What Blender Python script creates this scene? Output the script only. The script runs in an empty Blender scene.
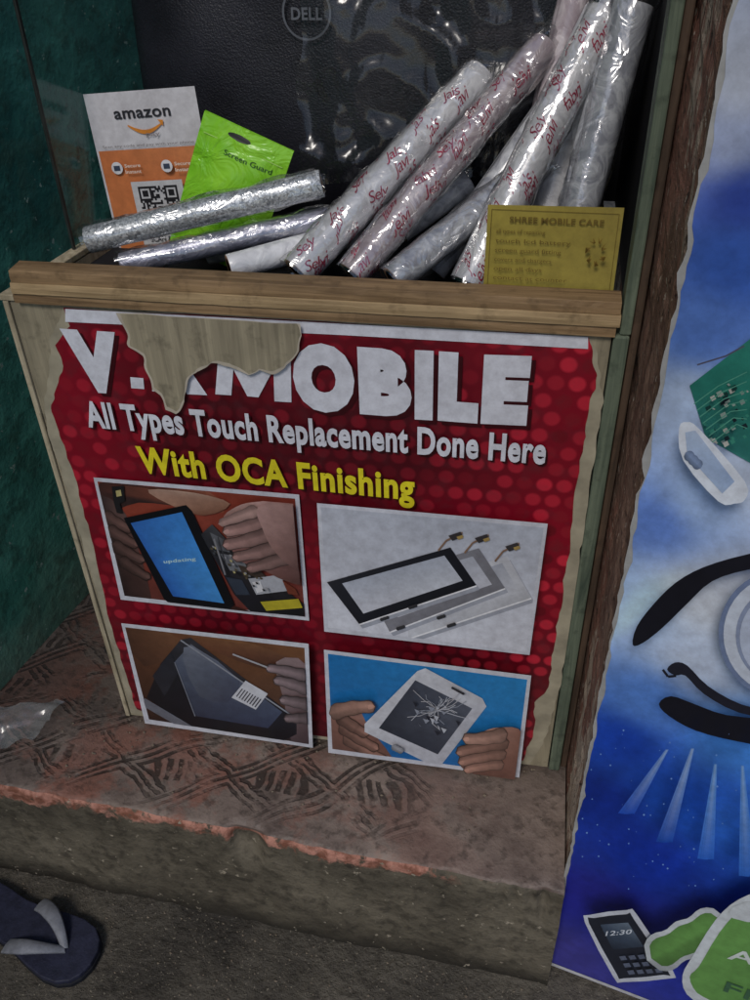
import bpy, math, random, bmesh
from mathutils import Matrix, Vector, noise
from mathutils.geometry import tessellate_polygon
random.seed(7)
S=bpy.context.scene
col=bpy.context.collection
def lin(c):
    return tuple(((x/255)/12.92 if x/255<=.04045 else ((x/255+.055)/1.055)**2.4) for x in c[:3])
def L4(c): return (*lin(c),1)
# ---------------------------------------------------------------- camera
cam=bpy.data.objects.new("camera",bpy.data.cameras.new("camera"));col.objects.link(cam)
R=(.9855,.1679,-.02475);Dn=(.0850,-.6141,-.7847);F=(-.1469,.7712,-.6194);C=(0,-.9,1.487)
cam.matrix_world=Matrix(((R[0],-Dn[0],-F[0],C[0]),(R[1],-Dn[1],-F[1],C[1]),(R[2],-Dn[2],-F[2],C[2]),(0,0,0,1)))
cam.data.sensor_fit='VERTICAL';cam.data.sensor_height=36;cam.data.lens=33.34;cam.data.clip_end=200;cam.data.clip_start=.01
S.camera=cam
# ---------------------------------------------------------------- light
w=bpy.data.worlds.new("World");S.world=w;w.use_nodes=True
nt=w.node_tree;bg=nt.nodes["Background"];sk=nt.nodes.new("ShaderNodeTexSky");sk.sky_type='NISHITA';sk.sun_disc=False
sdir=Vector((-.16,-.85,1.0)).normalized()
sk.sun_elevation=math.asin(sdir.z);sk.sun_rotation=math.atan2(sdir.x,sdir.y)
nt.links.new(sk.outputs[0],bg.inputs[0]);bg.inputs[1].default_value=.088
sun=bpy.data.objects.new("sun",bpy.data.lights.new("sun",'SUN'));col.objects.link(sun)
sun.data.energy=1.5;sun.data.angle=math.radians(16);sun.data.color=(1,.95,.89)
sun.rotation_euler=sdir.to_track_quat('Z','Y').to_euler()
S.view_settings.view_transform='Standard';S.view_settings.look='None';S.view_settings.exposure=0
# ---------------------------------------------------------------- material helpers
class M:
    def __init__(s,name,rough=.6,spec=.3):
        s.m=bpy.data.materials.new(name);s.m.use_nodes=True;s.t=s.m.node_tree
        s.b=s.t.nodes["Principled BSDF"];s.b.inputs["Roughness"].default_value=rough
        s.b.inputs["Specular IOR Level"].default_value=spec
        s.tc=s.t.nodes.new("ShaderNodeTexCoord").outputs["Object"]
    def n(s,t): return s.t.nodes.new(t)
    def set(s,i,v):
        if isinstance(v,bpy.types.NodeSocket): s.t.links.new(v,i)
        elif isinstance(v,(tuple,list)) and len(v)==3 and i.type=='RGBA': i.default_value=(*v,1)
        else: i.default_value=v
    def mp(s,scale=(1,1,1),rot=(0,0,0),loc=(0,0,0),src=None):
        n=s.n("ShaderNodeMapping");s.set(n.inputs[0],src or s.tc);n.inputs["Scale"].default_value=scale;n.inputs["Rotation"].default_value=rot;n.inputs["Location"].default_value=loc
        return n.outputs[0]
    def noise(s,scale,detail=3,rough=.6,vec=None,dist=0):
        n=s.n("ShaderNodeTexNoise");s.set(n.inputs["Vector"],vec or s.tc);n.inputs["Scale"].default_value=scale;n.inputs["Detail"].default_value=min(detail,5)
        n.inputs["Roughness"].default_value=rough;n.inputs["Distortion"].default_value=dist;return n.outputs[0]
    def vor(s,scale,vec=None,feat='F1',out="Distance"):
        n=s.n("ShaderNodeTexVoronoi");n.feature=feat;s.set(n.inputs["Vector"],vec or s.tc);n.inputs["Scale"].default_value=scale;return n.outputs[out]
    def math(s,op,*a,clamp=False):
        n=s.n("ShaderNodeMath");n.operation=op;n.use_clamp=clamp
        for i,v in enumerate(a): s.set(n.inputs[i],v)
        return n.outputs[0]
    def ramp(s,f,stops):
        n=s.n("ShaderNodeValToRGB");s.set(n.inputs[0],f);e=n.color_ramp.elements
        while len(e)<len(stops): e.new(.5)
        for k,(p,c) in enumerate(stops): e[k].position=p;e[k].color=(*c[:3],1) if not isinstance(c,(int,float)) else (c,c,c,1)
        return n.outputs[0]
    def mix(s,f,a,b,mode='MIX'):
        n=s.n("ShaderNodeMix");n.data_type='RGBA';n.blend_type=mode;s.set(n.inputs[0],f);s.set(n.inputs[6],a);s.set(n.inputs[7],b);return n.outputs[2]
    def xyz(s):
        n=s.n("ShaderNodeSeparateXYZ");s.set(n.inputs[0],s.tc);return n.outputs
    def col(s,c): s.set(s.b.inputs["Base Color"],c);return s
    def rgh(s,c): s.set(s.b.inputs["Roughness"],c);return s
    def bump(s,h,st=.5,d=.002):
        n=s.n("ShaderNodeBump");n.inputs["Strength"].default_value=st;n.inputs["Distance"].default_value=d;s.set(n.inputs["Height"],h);s.set(s.b.inputs["Normal"],n.outputs[0]);return s
    def step(s,f,a,b):  # smooth mask
        n=s.n("ShaderNodeMapRange");s.set(n.inputs[0],f);n.inputs[1].default_value=a;n.inputs[2].default_value=b;return n.outputs[0]
def simple(name,c,rough=.6,var=.25,scale=30,bump=.2,metal=0,spec=.3,coat=0):
    m=M(name,rough,spec);c=lin(c)
    nz=m.noise(scale)
    m.col(m.mix(m.step(nz,.3,.7),tuple(x*(1-var) for x in c),tuple(min(1,x*(1+var)) for x in c)))
    m.b.inputs["Metallic"].default_value=metal;m.b.inputs["Coat Weight"].default_value=coat
    if bump: m.bump(m.noise(scale*4,1),bump,.001)
    return m.m
def wood(name,c1,c2,axis,scale=14,rough=.6):
    m=M(name,rough)
    sc=[1,1,1]
    sc[axis]=.06
    v=m.mp(tuple(x*scale for x in sc))
    g=m.noise(5,5,.65,v,.6);b=m.noise(6,3)
    c=m.mix(m.step(g,.32,.68),lin(c1),lin(c2))
    c=m.mix(m.math('MULTIPLY',m.step(b,.5,.75),.5),c,tuple(x*.5 for x in lin(c1)))
    c=m.mix(m.math('MULTIPLY',m.step(m.noise(50,4),.54,.7),.45),c,tuple(x*.4 for x in lin(c1)))
    m.col(c);m.bump(g,.45,.0015);return m.m
# plastic film
def film(name,amt=.16,tint=(1,1,1),scale=40,st=(1,1,1),face=.45,rough=.12,bs=.9,milk=0):
    m=M(name);t=m.t
    tr=m.n("ShaderNodeBsdfTransparent");tr.inputs[0].default_value=(.98*tint[0],.98*tint[1],.98*tint[2],1)
    gl=m.n("ShaderNodeBsdfGlossy");gl.inputs["Roughness"].default_value=rough
    bp=m.n("ShaderNodeBump");bp.inputs["Strength"].default_value=bs;bp.inputs["Distance"].default_value=.004
    m.set(bp.inputs["Height"],m.noise(scale,2,.5,m.mp(st),1.5));t.links.new(bp.outputs[0],gl.inputs["Normal"])
    lw=m.n("ShaderNodeLayerWeight");lw.inputs[0].default_value=.35
    f=m.math('ADD',m.math('MULTIPLY',lw.outputs["Facing"],face),amt,clamp=True)
    mx=m.n("ShaderNodeMixShader");t.links.new(f,mx.inputs[0]);t.links.new(tr.outputs[0],mx.inputs[1]);t.links.new(gl.outputs[0],mx.inputs[2])
    last=mx
    if milk:
        df=m.n("ShaderNodeBsdfDiffuse");df.inputs[0].default_value=(.75,.76,.78,1)
        m2=m.n("ShaderNodeMixShader");m2.inputs[0].default_value=milk;t.links.new(mx.outputs[0],m2.inputs[1]);t.links.new(df.outputs[0],m2.inputs[2]);last=m2
    t.links.new(last.outputs[0],t.nodes["Material Output"].inputs[0]);return m.m
FILM=film("clear_film",.16,scale=34,face=.5);FILM2=film("sheet_film",.05,scale=9,st=(2.2,1,.6),face=.25,rough=.18)
GLASS=film("glass",.015,(.94,.98,.96),1,face=.12,bs=.02)
# ---------------------------------------------------------------- mesh helpers
def empty(name,parent=None):
    o=bpy.data.objects.new(name,None);col.objects.link(o);o.parent=parent;return o
def mesh(name,v,f,mat,parent=None,smooth=False,bevel=0,mats=None,fm=None):
    me=bpy.data.meshes.new(name);me.from_pydata([tuple(x) for x in v],[],f);me.update()
    for mm in (mats or [mat]): me.materials.append(mm)
    if fm:
        for p,i in zip(me.polygons,fm): p.material_index=i
    if smooth:
        for p in me.polygons: p.use_smooth=True
    o=bpy.data.objects.new(name,me);col.objects.link(o);o.parent=parent
    if bevel:
        b=o.modifiers.new("b",'BEVEL');b.width=bevel;b.segments=2
    return o
def prism(name,foot,z0,z1,mat,parent=None,bevel=0.001):
    n=len(foot);v=[(x,y,z0) for x,y in foot]+[(x,y,z1) for x,y in foot]
    f=[tuple(range(n-1,-1,-1)),tuple(range(n,2*n))]+[(i,(i+1)%n,n+(i+1)%n,n+i) for i in range(n)]
    return mesh(name,v,f,mat,parent,bevel=bevel)
def box(name,x0,x1,y0,y1,z0,z1,mat,parent=None,bevel=.001):
    return prism(name,[(x0,y0),(x1,y0),(x1,y1),(x0,y1)],z0,z1,mat,parent,bevel)
def artmat(name,rough=.38,coat=.15):
    m=M(name,rough,.4);a=m.n("ShaderNodeVertexColor");a.layer_name="Col"
    g=m.noise(70,4,.7);g2=m.noise(5,3)
    c=m.mix(m.step(g,.35,.7),a.outputs[0],m.mix(1,a.outputs[0],(.76,.75,.75),'MULTIPLY'))
    c=m.mix(m.math('MULTIPLY',m.step(g2,.42,.7),.45),c,m.mix(1,c,(.70,.68,.68),'MULTIPLY'))
    m.col(c)
    m.b.inputs["Coat Weight"].default_value=coat;m.b.inputs["Coat Roughness"].default_value=.28
    m.bump(m.noise(6,1,.4),.5,.02);return m.m
PRINT=artmat("printed_vinyl",.36,.22);CARD=artmat("printed_card",.5,0)
class Art:
    def __init__(s,tf,place,step=.00035):
        s.tf=tf;s.place=place;s.v=[];s.f=[];s.c=[];s.step=step;s.layer=0;s.clip=None
    def _add(s,pts2,faces,cols,layer=None):
        if layer is None: s.layer+=1;layer=s.layer
        if s.clip:   # trim every face to the picture frame
            for f in faces:
                P=[(pts2[i][0],pts2[i][1],cols[i]) for i in f]
                for k in range(4):
                    a=s.clip[k];b=s.clip[(k+1)%4];Q=[]
                    sd=lambda p:(b[0]-a[0])*(p[1]-a[1])-(b[1]-a[1])*(p[0]-a[0])
                    for i in range(len(P)):
                        p,q=P[i-1],P[i];dp,dq=sd(p),sd(q)
                        if (dp<=0)!=(dq<=0):
                            t=dp/(dp-dq);Q.append((p[0]+(q[0]-p[0])*t,p[1]+(q[1]-p[1])*t,tuple(x+(y-x)*t for x,y in zip(p[2],q[2]))))
                        if dq<=0: Q.append(q)
                    P=Q
                    if not P: break
                if len(P)>=3:
                    bb=len(s.v)
                    for p in P: s.v.append(s.place(p[0],p[1],layer*s.step));s.c.append(L4(p[2]))
                    s.f.append(tuple(range(bb,bb+len(P))))
            return
        b=len(s.v)
        for p in pts2: s.v.append(s.place(p[0],p[1],layer*s.step))
        s.f+=[tuple(b+i for i in f) for f in faces];s.c+=[L4(c) for c in cols]
    def raw(s,pts,cols,smooth=0,layer=None):
        pts=[Vector((p[0],p[1],0)) for p in pts]
        if not isinstance(cols[0],(tuple,list)): cols=[cols]*len(pts)
        cols=[tuple(c) for c in cols]
        if smooth:
            n=len(pts);q=[];qc=[]
            for i in range(n):
                a,b,c,d=pts[i-1],pts[i],pts[(i+1)%n],pts[(i+2)%n]
                for k in range(smooth):
                    t=k/smooth
                    q.append(.5*((2*b)+(c-a)*t+(2*a-5*b+4*c-d)*t*t+(3*b-a-3*c+d)*t**3))
                    qc.append(tuple(cols[i][j]*(1-t)+cols[(i+1)%n][j]*t for j in range(3)))
            pts,cols=q,qc
        s._add(pts,[tuple(t) for t in tessellate_polygon([pts])],cols,layer)
    def poly(s,pts,cols,smooth=0,layer=None): s.raw([s.tf(*p) for p in pts],cols,smooth,layer)
    def cap(s,p0,p1,w0,w1,c,dark=.5,layer=None,bend=0,c1=None):
        p0=Vector(p0);p1=Vector(p1);d=(p1-p0);L=d.length;d=d/L if L else Vector((1,0));nn=Vector((-d.y,d.x))
        rows=[];n=16
        for i in range(n+1):
            t=i/n
            a=-w0+(L+w0+w1)*t;tt=min(1,max(0,a/L if L else 0));wd=w0+(w1-w0)*tt
            wd*=1+.07*math.cos(tt*12.5)
            e=1
            if a<0: e=math.sqrt(max(0,1-(a/w0)**2))
            if a>L: e=math.sqrt(max(0,1-((a-L)/w1)**2))
            rows.append((p0+d*a+nn*bend*math.sin(math.pi*min(1,max(0,t))),wd*e,tt))
        pts=[];cols=[];K=7;c1=c1 or c
        for q,wd,tt in rows:
            for k in range(K):
                u=-1+2*k/(K-1);pts.append(s.tf(*(q+nn*wd*u)));sh=1-(1-dark)*abs(u)**2.2-.12*(u>.3)-.06*(abs(math.cos(tt*9.4))>.97);cols.append(tuple((x+(y-x)*tt)*sh for x,y in zip(c,c1)))
        f=[(i*K+k,i*K+k+1,(i+1)*K+k+1,(i+1)*K+k) for i in range(n) for k in range(K-1)]
        s._add(pts,f,cols,layer)
    def line(s,pts,wd,c,layer=None):
        for a,b in zip(pts,pts[1:]):
            a=Vector(a);b=Vector(b);d=(b-a).normalized();n=Vector((-d.y,d.x))*wd/2
            s.poly([a+n,b+n,b-n,a-n],c,0,layer); layer=s.layer if layer is None else layer
    def text(s,body,x0,zb0,x1,zb1,h,c,bold=.03,shear=0,shadow=None,layer=None,hend=None,sp=2.2):
        cu=bpy.data.curves.new("t",'FONT');cu.body=body;cu.offset=bold;cu.space_character=1.0+bold*sp;cu.resolution_u=4;cu.shear=shear
        o=bpy.data.objects.new("t",cu);col.objects.link(o);bpy.context.view_layer.update()
        me=bpy.data.meshes.new_from_object(o.evaluated_get(bpy.context.evaluated_depsgraph_get()))
        bpy.data.objects.remove(o)
        if not me.vertices: return
        xs=[v.co.x for v in me.vertices];a,b=min(xs),max(xs);ch=.69+bold*.8
        def mk(dx,dz,cc,lay):
            pts=[]
            for v in me.vertices:
                t=(v.co.x-a)/(b-a);hh=h+((hend or h)-h)*t
                pts.append((x0+(x1-x0)*t+dx,zb0+(zb1-zb0)*t+v.co.y/ch*hh+dz))
            s._add(pts,[tuple(p.vertices) for p in me.polygons],[cc]*len(pts),lay)
        if shadow: mk(h*.06,-h*.06,shadow,None)
        mk(0,0,c,layer)
    def build(s,name,mat,parent):
        o=mesh(name,s.v,s.f,mat,parent)
        at=o.data.color_attributes.new("Col",'FLOAT_COLOR','POINT')
        for i,c in enumerate(s.c): at.data[i].color=c
        return o
# planar rectification of the traced artwork (trace units -> metres on its sheet)
def _r(u,v):
    a=u-375;b=v-500
    return .9855*a+.085*b-136.0,.1679*a-.6141*b+714.1,-.02475*a-.7847*b-573.6
def panel(u,v):
    x,y,z=_r(u,v);return .9*x/y,1.487+.9*z/y
def banner(u,v):
    x,y,z=_r(u,v);t=.7299/(.2216*x+.975*y);return .975*(t*x-.117)-.2216*(t*y-.722),1.487+t*z
# ================================================================ SETTING
m=M("ground_concrete",.75)
n1=m.noise(3,5,.65);n2=m.noise(45,5,.7);n3=m.noise(220,1)
c=m.mix(m.step(n1,.38,.64),lin((58,54,49)),lin((100,94,84)))
c=m.mix(m.math('MULTIPLY',m.step(n2,.5,.68),.6),c,lin((40,36,32)))
c=m.mix(m.step(n3,.66,.72),c,lin((130,122,108)))
m.col(c);m.bump(m.math('ADD',n2,m.math('MULTIPLY',n1,3.)),.9,.012)
GR=m.m
ground=mesh("ground",[(-30,-30,0),(30,-30,0),(30,30,0),(-30,30,0)],[(0,1,2,3)],GR)
# step
m=M("step_top",.6)
X=m.xyz();n1=m.noise(9,5,.65);n2=m.noise(60,4);ns=m.noise(18,3);nb=m.noise(2.6,2)
T_=.165
dx=m.math('ADD',X[0],m.math('ADD',m.math('MULTIPLY',ns,.028),m.math('MULTIPLY',nb,.12)));dy=m.math('ADD',X[1],m.math('ADD',m.math('MULTIPLY',n1,.03),m.math('MULTIPLY',nb,-.09)))
u=m.math('FRACT',m.math('DIVIDE',dx,T_));v=m.math('FRACT',m.math('DIVIDE',dy,T_*.7))
d1=m.math('ABSOLUTE',m.math('SUBTRACT',u,v));d2=m.math('ABSOLUTE',m.math('SUBTRACT',m.math('ADD',u,v),1.))
d3=m.math('ABSOLUTE',m.math('SUBTRACT',u,.5));d4=m.math('ABSOLUTE',m.math('SUBTRACT',v,.5))
def band(d,wd,fq,cut=.5):
    return m.math('MULTIPLY',m.math('LESS_THAN',d,wd),m.step(m.math('PINGPONG',m.math('MULTIPLY',d,fq),.5),cut-.18,cut-.30))
bars=m.math('MAXIMUM',band(d1,.16,8),m.math('MULTIPLY',band(d2,.16,8),m.math('GREATER_THAN',d1,.18)))
bars=m.math('MAXIMUM',bars,m.math('MULTIPLY',m.math('GREATER_THAN',d4,.33),band(d3,.28,9)))
wear=m.math('MULTIPLY',m.step(m.noise(6,5,.75),.42,.52),m.step(m.noise(40,3),.28,.45))
reg=m.math('MULTIPLY',m.math('MULTIPLY',m.step(X[1],-.165,-.12),m.step(X[0],-.06,-.16)),wear)
bars=m.math('MULTIPLY',bars,reg)
base=m.mix(m.step(n1,.35,.65),lin((98,84,78)),lin((142,126,116)))
red=m.math('MULTIPLY',m.step(m.noise(7,5,.7),.48,.56),m.step(X[0],.05,-.5))
base=m.mix(m.math('MULTIPLY',red,.85),base,lin((138,84,68)))
base=m.mix(m.math('MULTIPLY',m.step(m.noise(3.2,4),.42,.6),.5),base,lin((112,100,94)))
base=m.mix(m.math('MULTIPLY',bars,.85),base,lin((48,41,37)))
base=m.mix(m.math('MULTIPLY',m.step(n2,.52,.66),.55),base,lin((58,50,46)))
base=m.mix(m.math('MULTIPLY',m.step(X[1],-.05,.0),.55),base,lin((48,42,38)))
m.col(base);m.rgh(m.ramp(n1,[(.3,.38),(.7,.72)]))
m.bump(m.math('ADD',m.math('MULTIPLY',bars,-.8),m.math('ADD',n2,m.math('MULTIPLY',n1,1.5))),.8,.004)
STEP=m.m
m=M("step_riser",.8)
X=m.xyz();n1=m.noise(6,5,.65);n2=m.noise(50,4);n4=m.noise(16,5,.7)
c=m.mix(m.step(n1,.35,.65),lin((72,66,56)),lin((110,102,88)))
c=m.mix(m.math('MULTIPLY',m.step(n2,.48,.66),.6),c,lin((44,39,33)))
zz=m.math('ADD',X[2],m.math('MULTIPLY',m.math('SUBTRACT',n4,.5),.10))
edge=m.math('MULTIPLY',m.math('MULTIPLY',m.step(zz,.236,.244),m.step(m.math('ADD',X[0],m.math('MULTIPLY',n4,.3)),.14,.06)),m.step(m.noise(28,5,.7),.4,.47))
c=m.mix(edge,c,m.mix(m.step(m.noise(45,4),.42,.58),lin((124,80,64)),lin((180,128,112))))
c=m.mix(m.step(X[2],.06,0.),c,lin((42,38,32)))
c=m.mix(m.step(m.noise(70,3),.66,.7),c,lin((150,140,124)))
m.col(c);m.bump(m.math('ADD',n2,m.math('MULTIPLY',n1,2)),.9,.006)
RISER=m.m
def fy(x):
    P=[(-1.3,-.145),(-.744,-.166),(-.26,-.192),(.115,-.214)]
    for (a,b),(c_,d) in zip(P,P[1:]):
        if x<=c_: return b+(d-b)*(x-a)/(c_-a)
    return P[-1][1]
nx=260;v=[];f=[];fm=[]
rows=[]
for i in range(nx+1):
    x=-1.3+(1.416)*i/nx;y0=fy(x);y0+=.004*noise.noise((x*7,0,8))
    row=[(x,.9,.2605),(x,.05,.261)]
    for k in range(1,13):
        y=.05+(y0+.016-.05)*k/12;row.append((x,y,.261+.0028*noise.noise((x*14,y*14,0))*(1 if k>3 else 0)))
    chip=max(0,noise.noise((x*13,1,2))-.12)*.05+max(0,noise.noise((x*45,4,2))-.2)*.012
    if x>.0: chip+=.024*min(1,x/.1)*abs(noise.noise((x*50,7,7)))*2
    for k in range(1,6):
        a=k/5*math.pi/2;rr=.012+.003*noise.noise((x*22,k*.3,5))
        row.append((x,y0+.016-math.sin(a)*(rr)+chip*(k/5),.261-(1-math.cos(a))*rr-chip*.7*(k/5)+.0022*noise.noise((x*60,k,1))))
    z00=row[-1][2];y00=row[-1][1]
    for k in range(1,14):
        z=z00*(1-k/13);ww=1-min(1,k/3);row.append((x,(y0+.004)*(1-ww)+y00*ww+.007*noise.noise((x*8,z*9,3))+.004*noise.noise((x*35,z*35,3)),z-.003*(k==13)))
    rows.append(row)
nr=len(rows[0])
for r in rows: v+=r
for i in range(nx):
    for k in range(nr-1):
        f.append((i*nr+k,i*nr+k+1,(i+1)*nr+k+1,(i+1)*nr+k));fm.append(0 if k<15 else 1)
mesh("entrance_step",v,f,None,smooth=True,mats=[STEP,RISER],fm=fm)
# teal wall
m=M("teal_plaster",.7)
X=m.xyz();n1=m.noise(4,5,.65);n2=m.noise(30,5,.65);n3=m.noise(1.6,4)
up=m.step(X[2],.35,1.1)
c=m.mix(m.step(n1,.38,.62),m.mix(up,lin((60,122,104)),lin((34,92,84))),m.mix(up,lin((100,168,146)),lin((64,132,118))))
c=m.mix(m.math('MULTIPLY',m.step(n3,.45,.58),.5),c,lin((92,156,138)))
c=m.mix(m.math('MULTIPLY',m.step(n2,.5,.64),.6),c,lin((40,72,60)))
c=m.mix(m.math('MULTIPLY',m.step(m.noise(9,5,.7),.55,.62),.55),c,lin((58,96,82)))
c=m.mix(m.math('MULTIPLY',m.step(m.math('ADD',X[2],m.math('MULTIPLY',n1,-.5)),.22,-.02),.8),c,lin((98,108,90)))
c=m.mix(m.step(m.noise(55,3),.66,.70),c,lin((150,168,154)))
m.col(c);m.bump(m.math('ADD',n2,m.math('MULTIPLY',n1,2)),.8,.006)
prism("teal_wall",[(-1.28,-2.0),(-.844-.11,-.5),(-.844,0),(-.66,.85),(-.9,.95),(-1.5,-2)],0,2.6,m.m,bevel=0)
# pillar with peeling left face
m=M("peeling_pillar",.75)
X=m.xyz();st=m.mp((1,1,.25));n1=m.noise(14,5,.7,st);n2=m.noise(60,5,.7);n3=m.noise(7,5,.65,st)
c=m.mix(m.step(n1,.38,.6),lin((104,76,64)),lin((156,128,110)))
c=m.mix(m.math('MULTIPLY',m.step(n3,.48,.54),.85),c,lin((136,92,78)))
c=m.mix(m.math('MULTIPLY',m.step(n3,.56,.59),.85),c,lin((188,172,154)))
c=m.mix(m.math('MULTIPLY',m.step(m.math('ADD',X[1],m.math('MULTIPLY',n1,.04)),-.1,-.14),.7),c,m.mix(m.step(n2,.4,.6),lin((136,108,82)),lin((80,56,44))))
c=m.mix(m.step(n2,.58,.64),c,lin((54,38,31)))
c=m.mix(m.step(m.noise(90,3),.64,.68),c,lin((190,176,160)))
m.col(c);m.bump(m.math('ADD',n2,m.math('MULTIPLY',n1,2)),1,.007)
PIL=m.m
Tx,Ty=.975,-.2216;A=(.117,-.178)
pil=empty("pillar")
v=[];f=[];ny=14;nz=190
for k in range(nz+1):
    z=2.6*k/nz
    for j in range(ny+1):
        t=j/ny;y=-.172+(.5+.172)*t**1.6
        e=.008*noise.noise((y*25,z*12,2))*(1-t)+.004*noise.noise((y*60,z*50,2))
        if j==0: e+=.006*noise.noise((0,z*30,9))
        v.append((.118+abs(e),y,z))
for k in range(nz):
    for j in range(ny): a=k*(ny+1)+j;f.append((a,a+ny+1,a+ny+2,a+1))
mesh("flaking_face",v,f,PIL,pil)
prism("core",[(.132,-.1775),(.117+Tx*1.3,-.176+Ty*1.3),(1.5,.6),(.14,.6)],0,2.6,PIL,pil,0)
# ---------------------------------------------------------------- counter
PLY=wood("plywood_face",(122,114,96),(166,156,132),2,16)
PLYX=wood("ply_beam",(104,82,58),(158,130,96),0,20)
PLYX2=wood("ply_beam_light",(132,110,80),(182,156,118),0,24)
PLYL=wood("ply_edge_light",(140,128,104),(198,186,160),2,20)
POST=wood("painted_post",(62,74,64),(112,122,104),2,18)
POST2=wood("dark_post",(56,46,38),(94,76,62),2,18)
DARK=simple("dark_interior",(30,31,35),.7)
ct=empty("shop_counter")
box("front_panel",-.596,.088,.0,.016,.2625,1.0125,PLY,ct)
prism("side_trim",[(-.6035,-.003),(-.5965,-.003),(-.5965,.02),(-.6035,.02)],.2625,1.0135,PLYL,ct)
prism("side_panel",[(-.6015,.0205),(-.584,.0205),(-.49,.45),(-.508,.45)],.2625,1.012,PLYL,ct)
prism("top_rim",[(-.606,-.003),(-.588,-.003),(-.49,.45),(-.508,.45)],1.0142,1.022,PLYL,ct)
for i,(za,zb,pr,mt) in enumerate(((1.0145,1.0265,-.007,PLYX),(1.027,1.0395,-.009,PLYX2),(1.040,1.0535,-.006,PLYX))):
    v=[];f=[];n=80     # hand-sawn strip, slightly wavy edges
    for k in range(n+1):
        x=-.585+.001*i+(.0905+.002*(i==1)+.585)*k/n
        wv=lambda s_,a_:a_*noise.noise((x*30,s_,i))+a_*.6*noise.noise((x*110,s_,i))
        v+=[(x,.022,za),(x,pr+wv(1,.0006),za+wv(2,.0004)),(x,pr+wv(1,.0006)-.0003,(za+zb)/2),(x,pr+wv(3,.0008)+.0006,zb-.0006),(x,pr+.0015+wv(3,.0005),zb+wv(4,.0002)),(x,.022,zb)]
    for k in range(n):
        for q in range(6): f.append((k*6+q,k*6+(q+1)%6,(k+1)*6+(q+1)%6,(k+1)*6+q))
    f+=[tuple(range(5,-1,-1)),tuple(n*6+q for q in range(6))]
    mesh("beam_ply_%d"%i,v,f,mt,ct)
box("tray_floor",-.58,.09,.023,.5,.99,1.0,DARK,ct,0)
box("post",.0895,.106,-.004,.03,.2622,1.0138,POST,ct,.002)
box("upper_post",.095,.107,-.002,.03,1.0145,2.3,POST,ct,.002)
box("dark_post",.1075,.1165,.004,.04,.2622,2.3,POST2,ct,.002)
box("back_board",-.5,.116,.45,.465,.99,2.3,DARK,ct,0)
box("right_lining",.1078,.1165,.045,.45,.99,2.3,DARK,ct,0)
gl=empty("side_glass",ct)
prism("pane",[(-.5735,.131),(-.5705,.1305),(-.50,.45),(-.503,.45)],1.0225,2.2,GLASS,gl,0)
prism("edge_strip",[(-.5735,.127),(-.5695,.1255),(-.5685,.1303),(-.5725,.1308)],1.0225,2.2,simple("strip_metal",(66,70,68),.4,metal=.6),gl)
# ---------------------------------------------------------------- poster on the panel
m=M("red_dotted_print",.36,.4)
X=m.xyz();g=.0235
fx=m.math('DIVIDE',X[0],g);fz=m.math('DIVIDE',X[2],g)
off=m.math('MULTIPLY',m.math('MODULO',m.math('FLOOR',fz),2.),.5)
fx=m.math('ADD',m.math('ABSOLUTE',m.math('ADD',fx,100.)),m.math('ABSOLUTE',off))
cx=m.math('SUBTRACT',m.math('FRACT',fx),.5);cz=m.math('SUBTRACT',m.math('FRACT',fz),.5)
rr=m.math('SQRT',m.math('ADD',m.math('MULTIPLY',cx,cx),m.math('MULTIPLY',cz,cz)))
cmb=m.n("ShaderNodeCombineXYZ");m.set(cmb.inputs[0],m.math('FLOOR',fx));m.set(cmb.inputs[2],m.math('FLOOR',fz))
wn=m.n("ShaderNodeTexWhiteNoise");m.set(wn.inputs[0],cmb.outputs[0]);h=wn.outputs[0]
disc=m.step(rr,.46,.32)
big=m.noise(3.2,1,.5)
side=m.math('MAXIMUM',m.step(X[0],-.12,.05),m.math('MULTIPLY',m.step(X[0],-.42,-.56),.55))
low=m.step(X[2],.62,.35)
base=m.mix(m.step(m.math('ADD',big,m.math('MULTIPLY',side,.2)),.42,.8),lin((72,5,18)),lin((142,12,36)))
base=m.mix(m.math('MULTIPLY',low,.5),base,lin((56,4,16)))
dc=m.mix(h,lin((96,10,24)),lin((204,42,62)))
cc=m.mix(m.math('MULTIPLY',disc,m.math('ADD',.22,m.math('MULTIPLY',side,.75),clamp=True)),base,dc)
cc=m.mix(m.math('MULTIPLY',m.step(m.noise(40,4),.5,.75),.35),cc,lin((74,44,50)))
m.col(cc);m.bump(m.noise(6,1,.4),.5,.02);m.b.inputs["Coat Weight"].default_value=.22;m.b.inputs["Coat Roughness"].default_value=.28
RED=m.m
post=empty("advertising_poster")
def sheet(name,pts,mat,y,parent,jit=0,tf=panel,sub=5,place=None):
    q=[]
    n=len(pts)
    for i in range(n):
        a=Vector(tf(*pts[i]));b=Vector(tf(*pts[(i+1)%n]))
        for k in range(sub):
            p=a.lerp(b,k/sub);q.append(Vector((p.x+jit*noise.noise((p.x*60,p.y*60,y*900)),p.y+jit*noise.noise((p.x*60,p.y*60,4+y*900)),0)))
    vv=[(p.x,y,p.y) if place is None else place(p.x,p.y,y) for p in q]
    return mesh(name,vv,[tuple(t) for t in tessellate_polygon([q])],mat,parent)
PO=[(66,308),(588,336),(590,348),(597,375),(592,395),(583,440),(572,520),(562,600),(553,650),(548,686),(535,702),(532,735),(523,759),(400,745),(152,713),(137,709),(128,680),(110,620),(97,560),(82,500),(66,450),(52,412),(57,385),(65,365),(56,345),(70,325)]
PU=[(64,307),(592,335),(600,372),(603,400),(592,470),(580,560),(570,640),(556,700),(546,735),(530,764),(400,749),(150,717),(131,712),(120,670),(100,605),(86,555),(70,500),(54,450),(44,410),(48,380),(50,340)]
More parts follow.
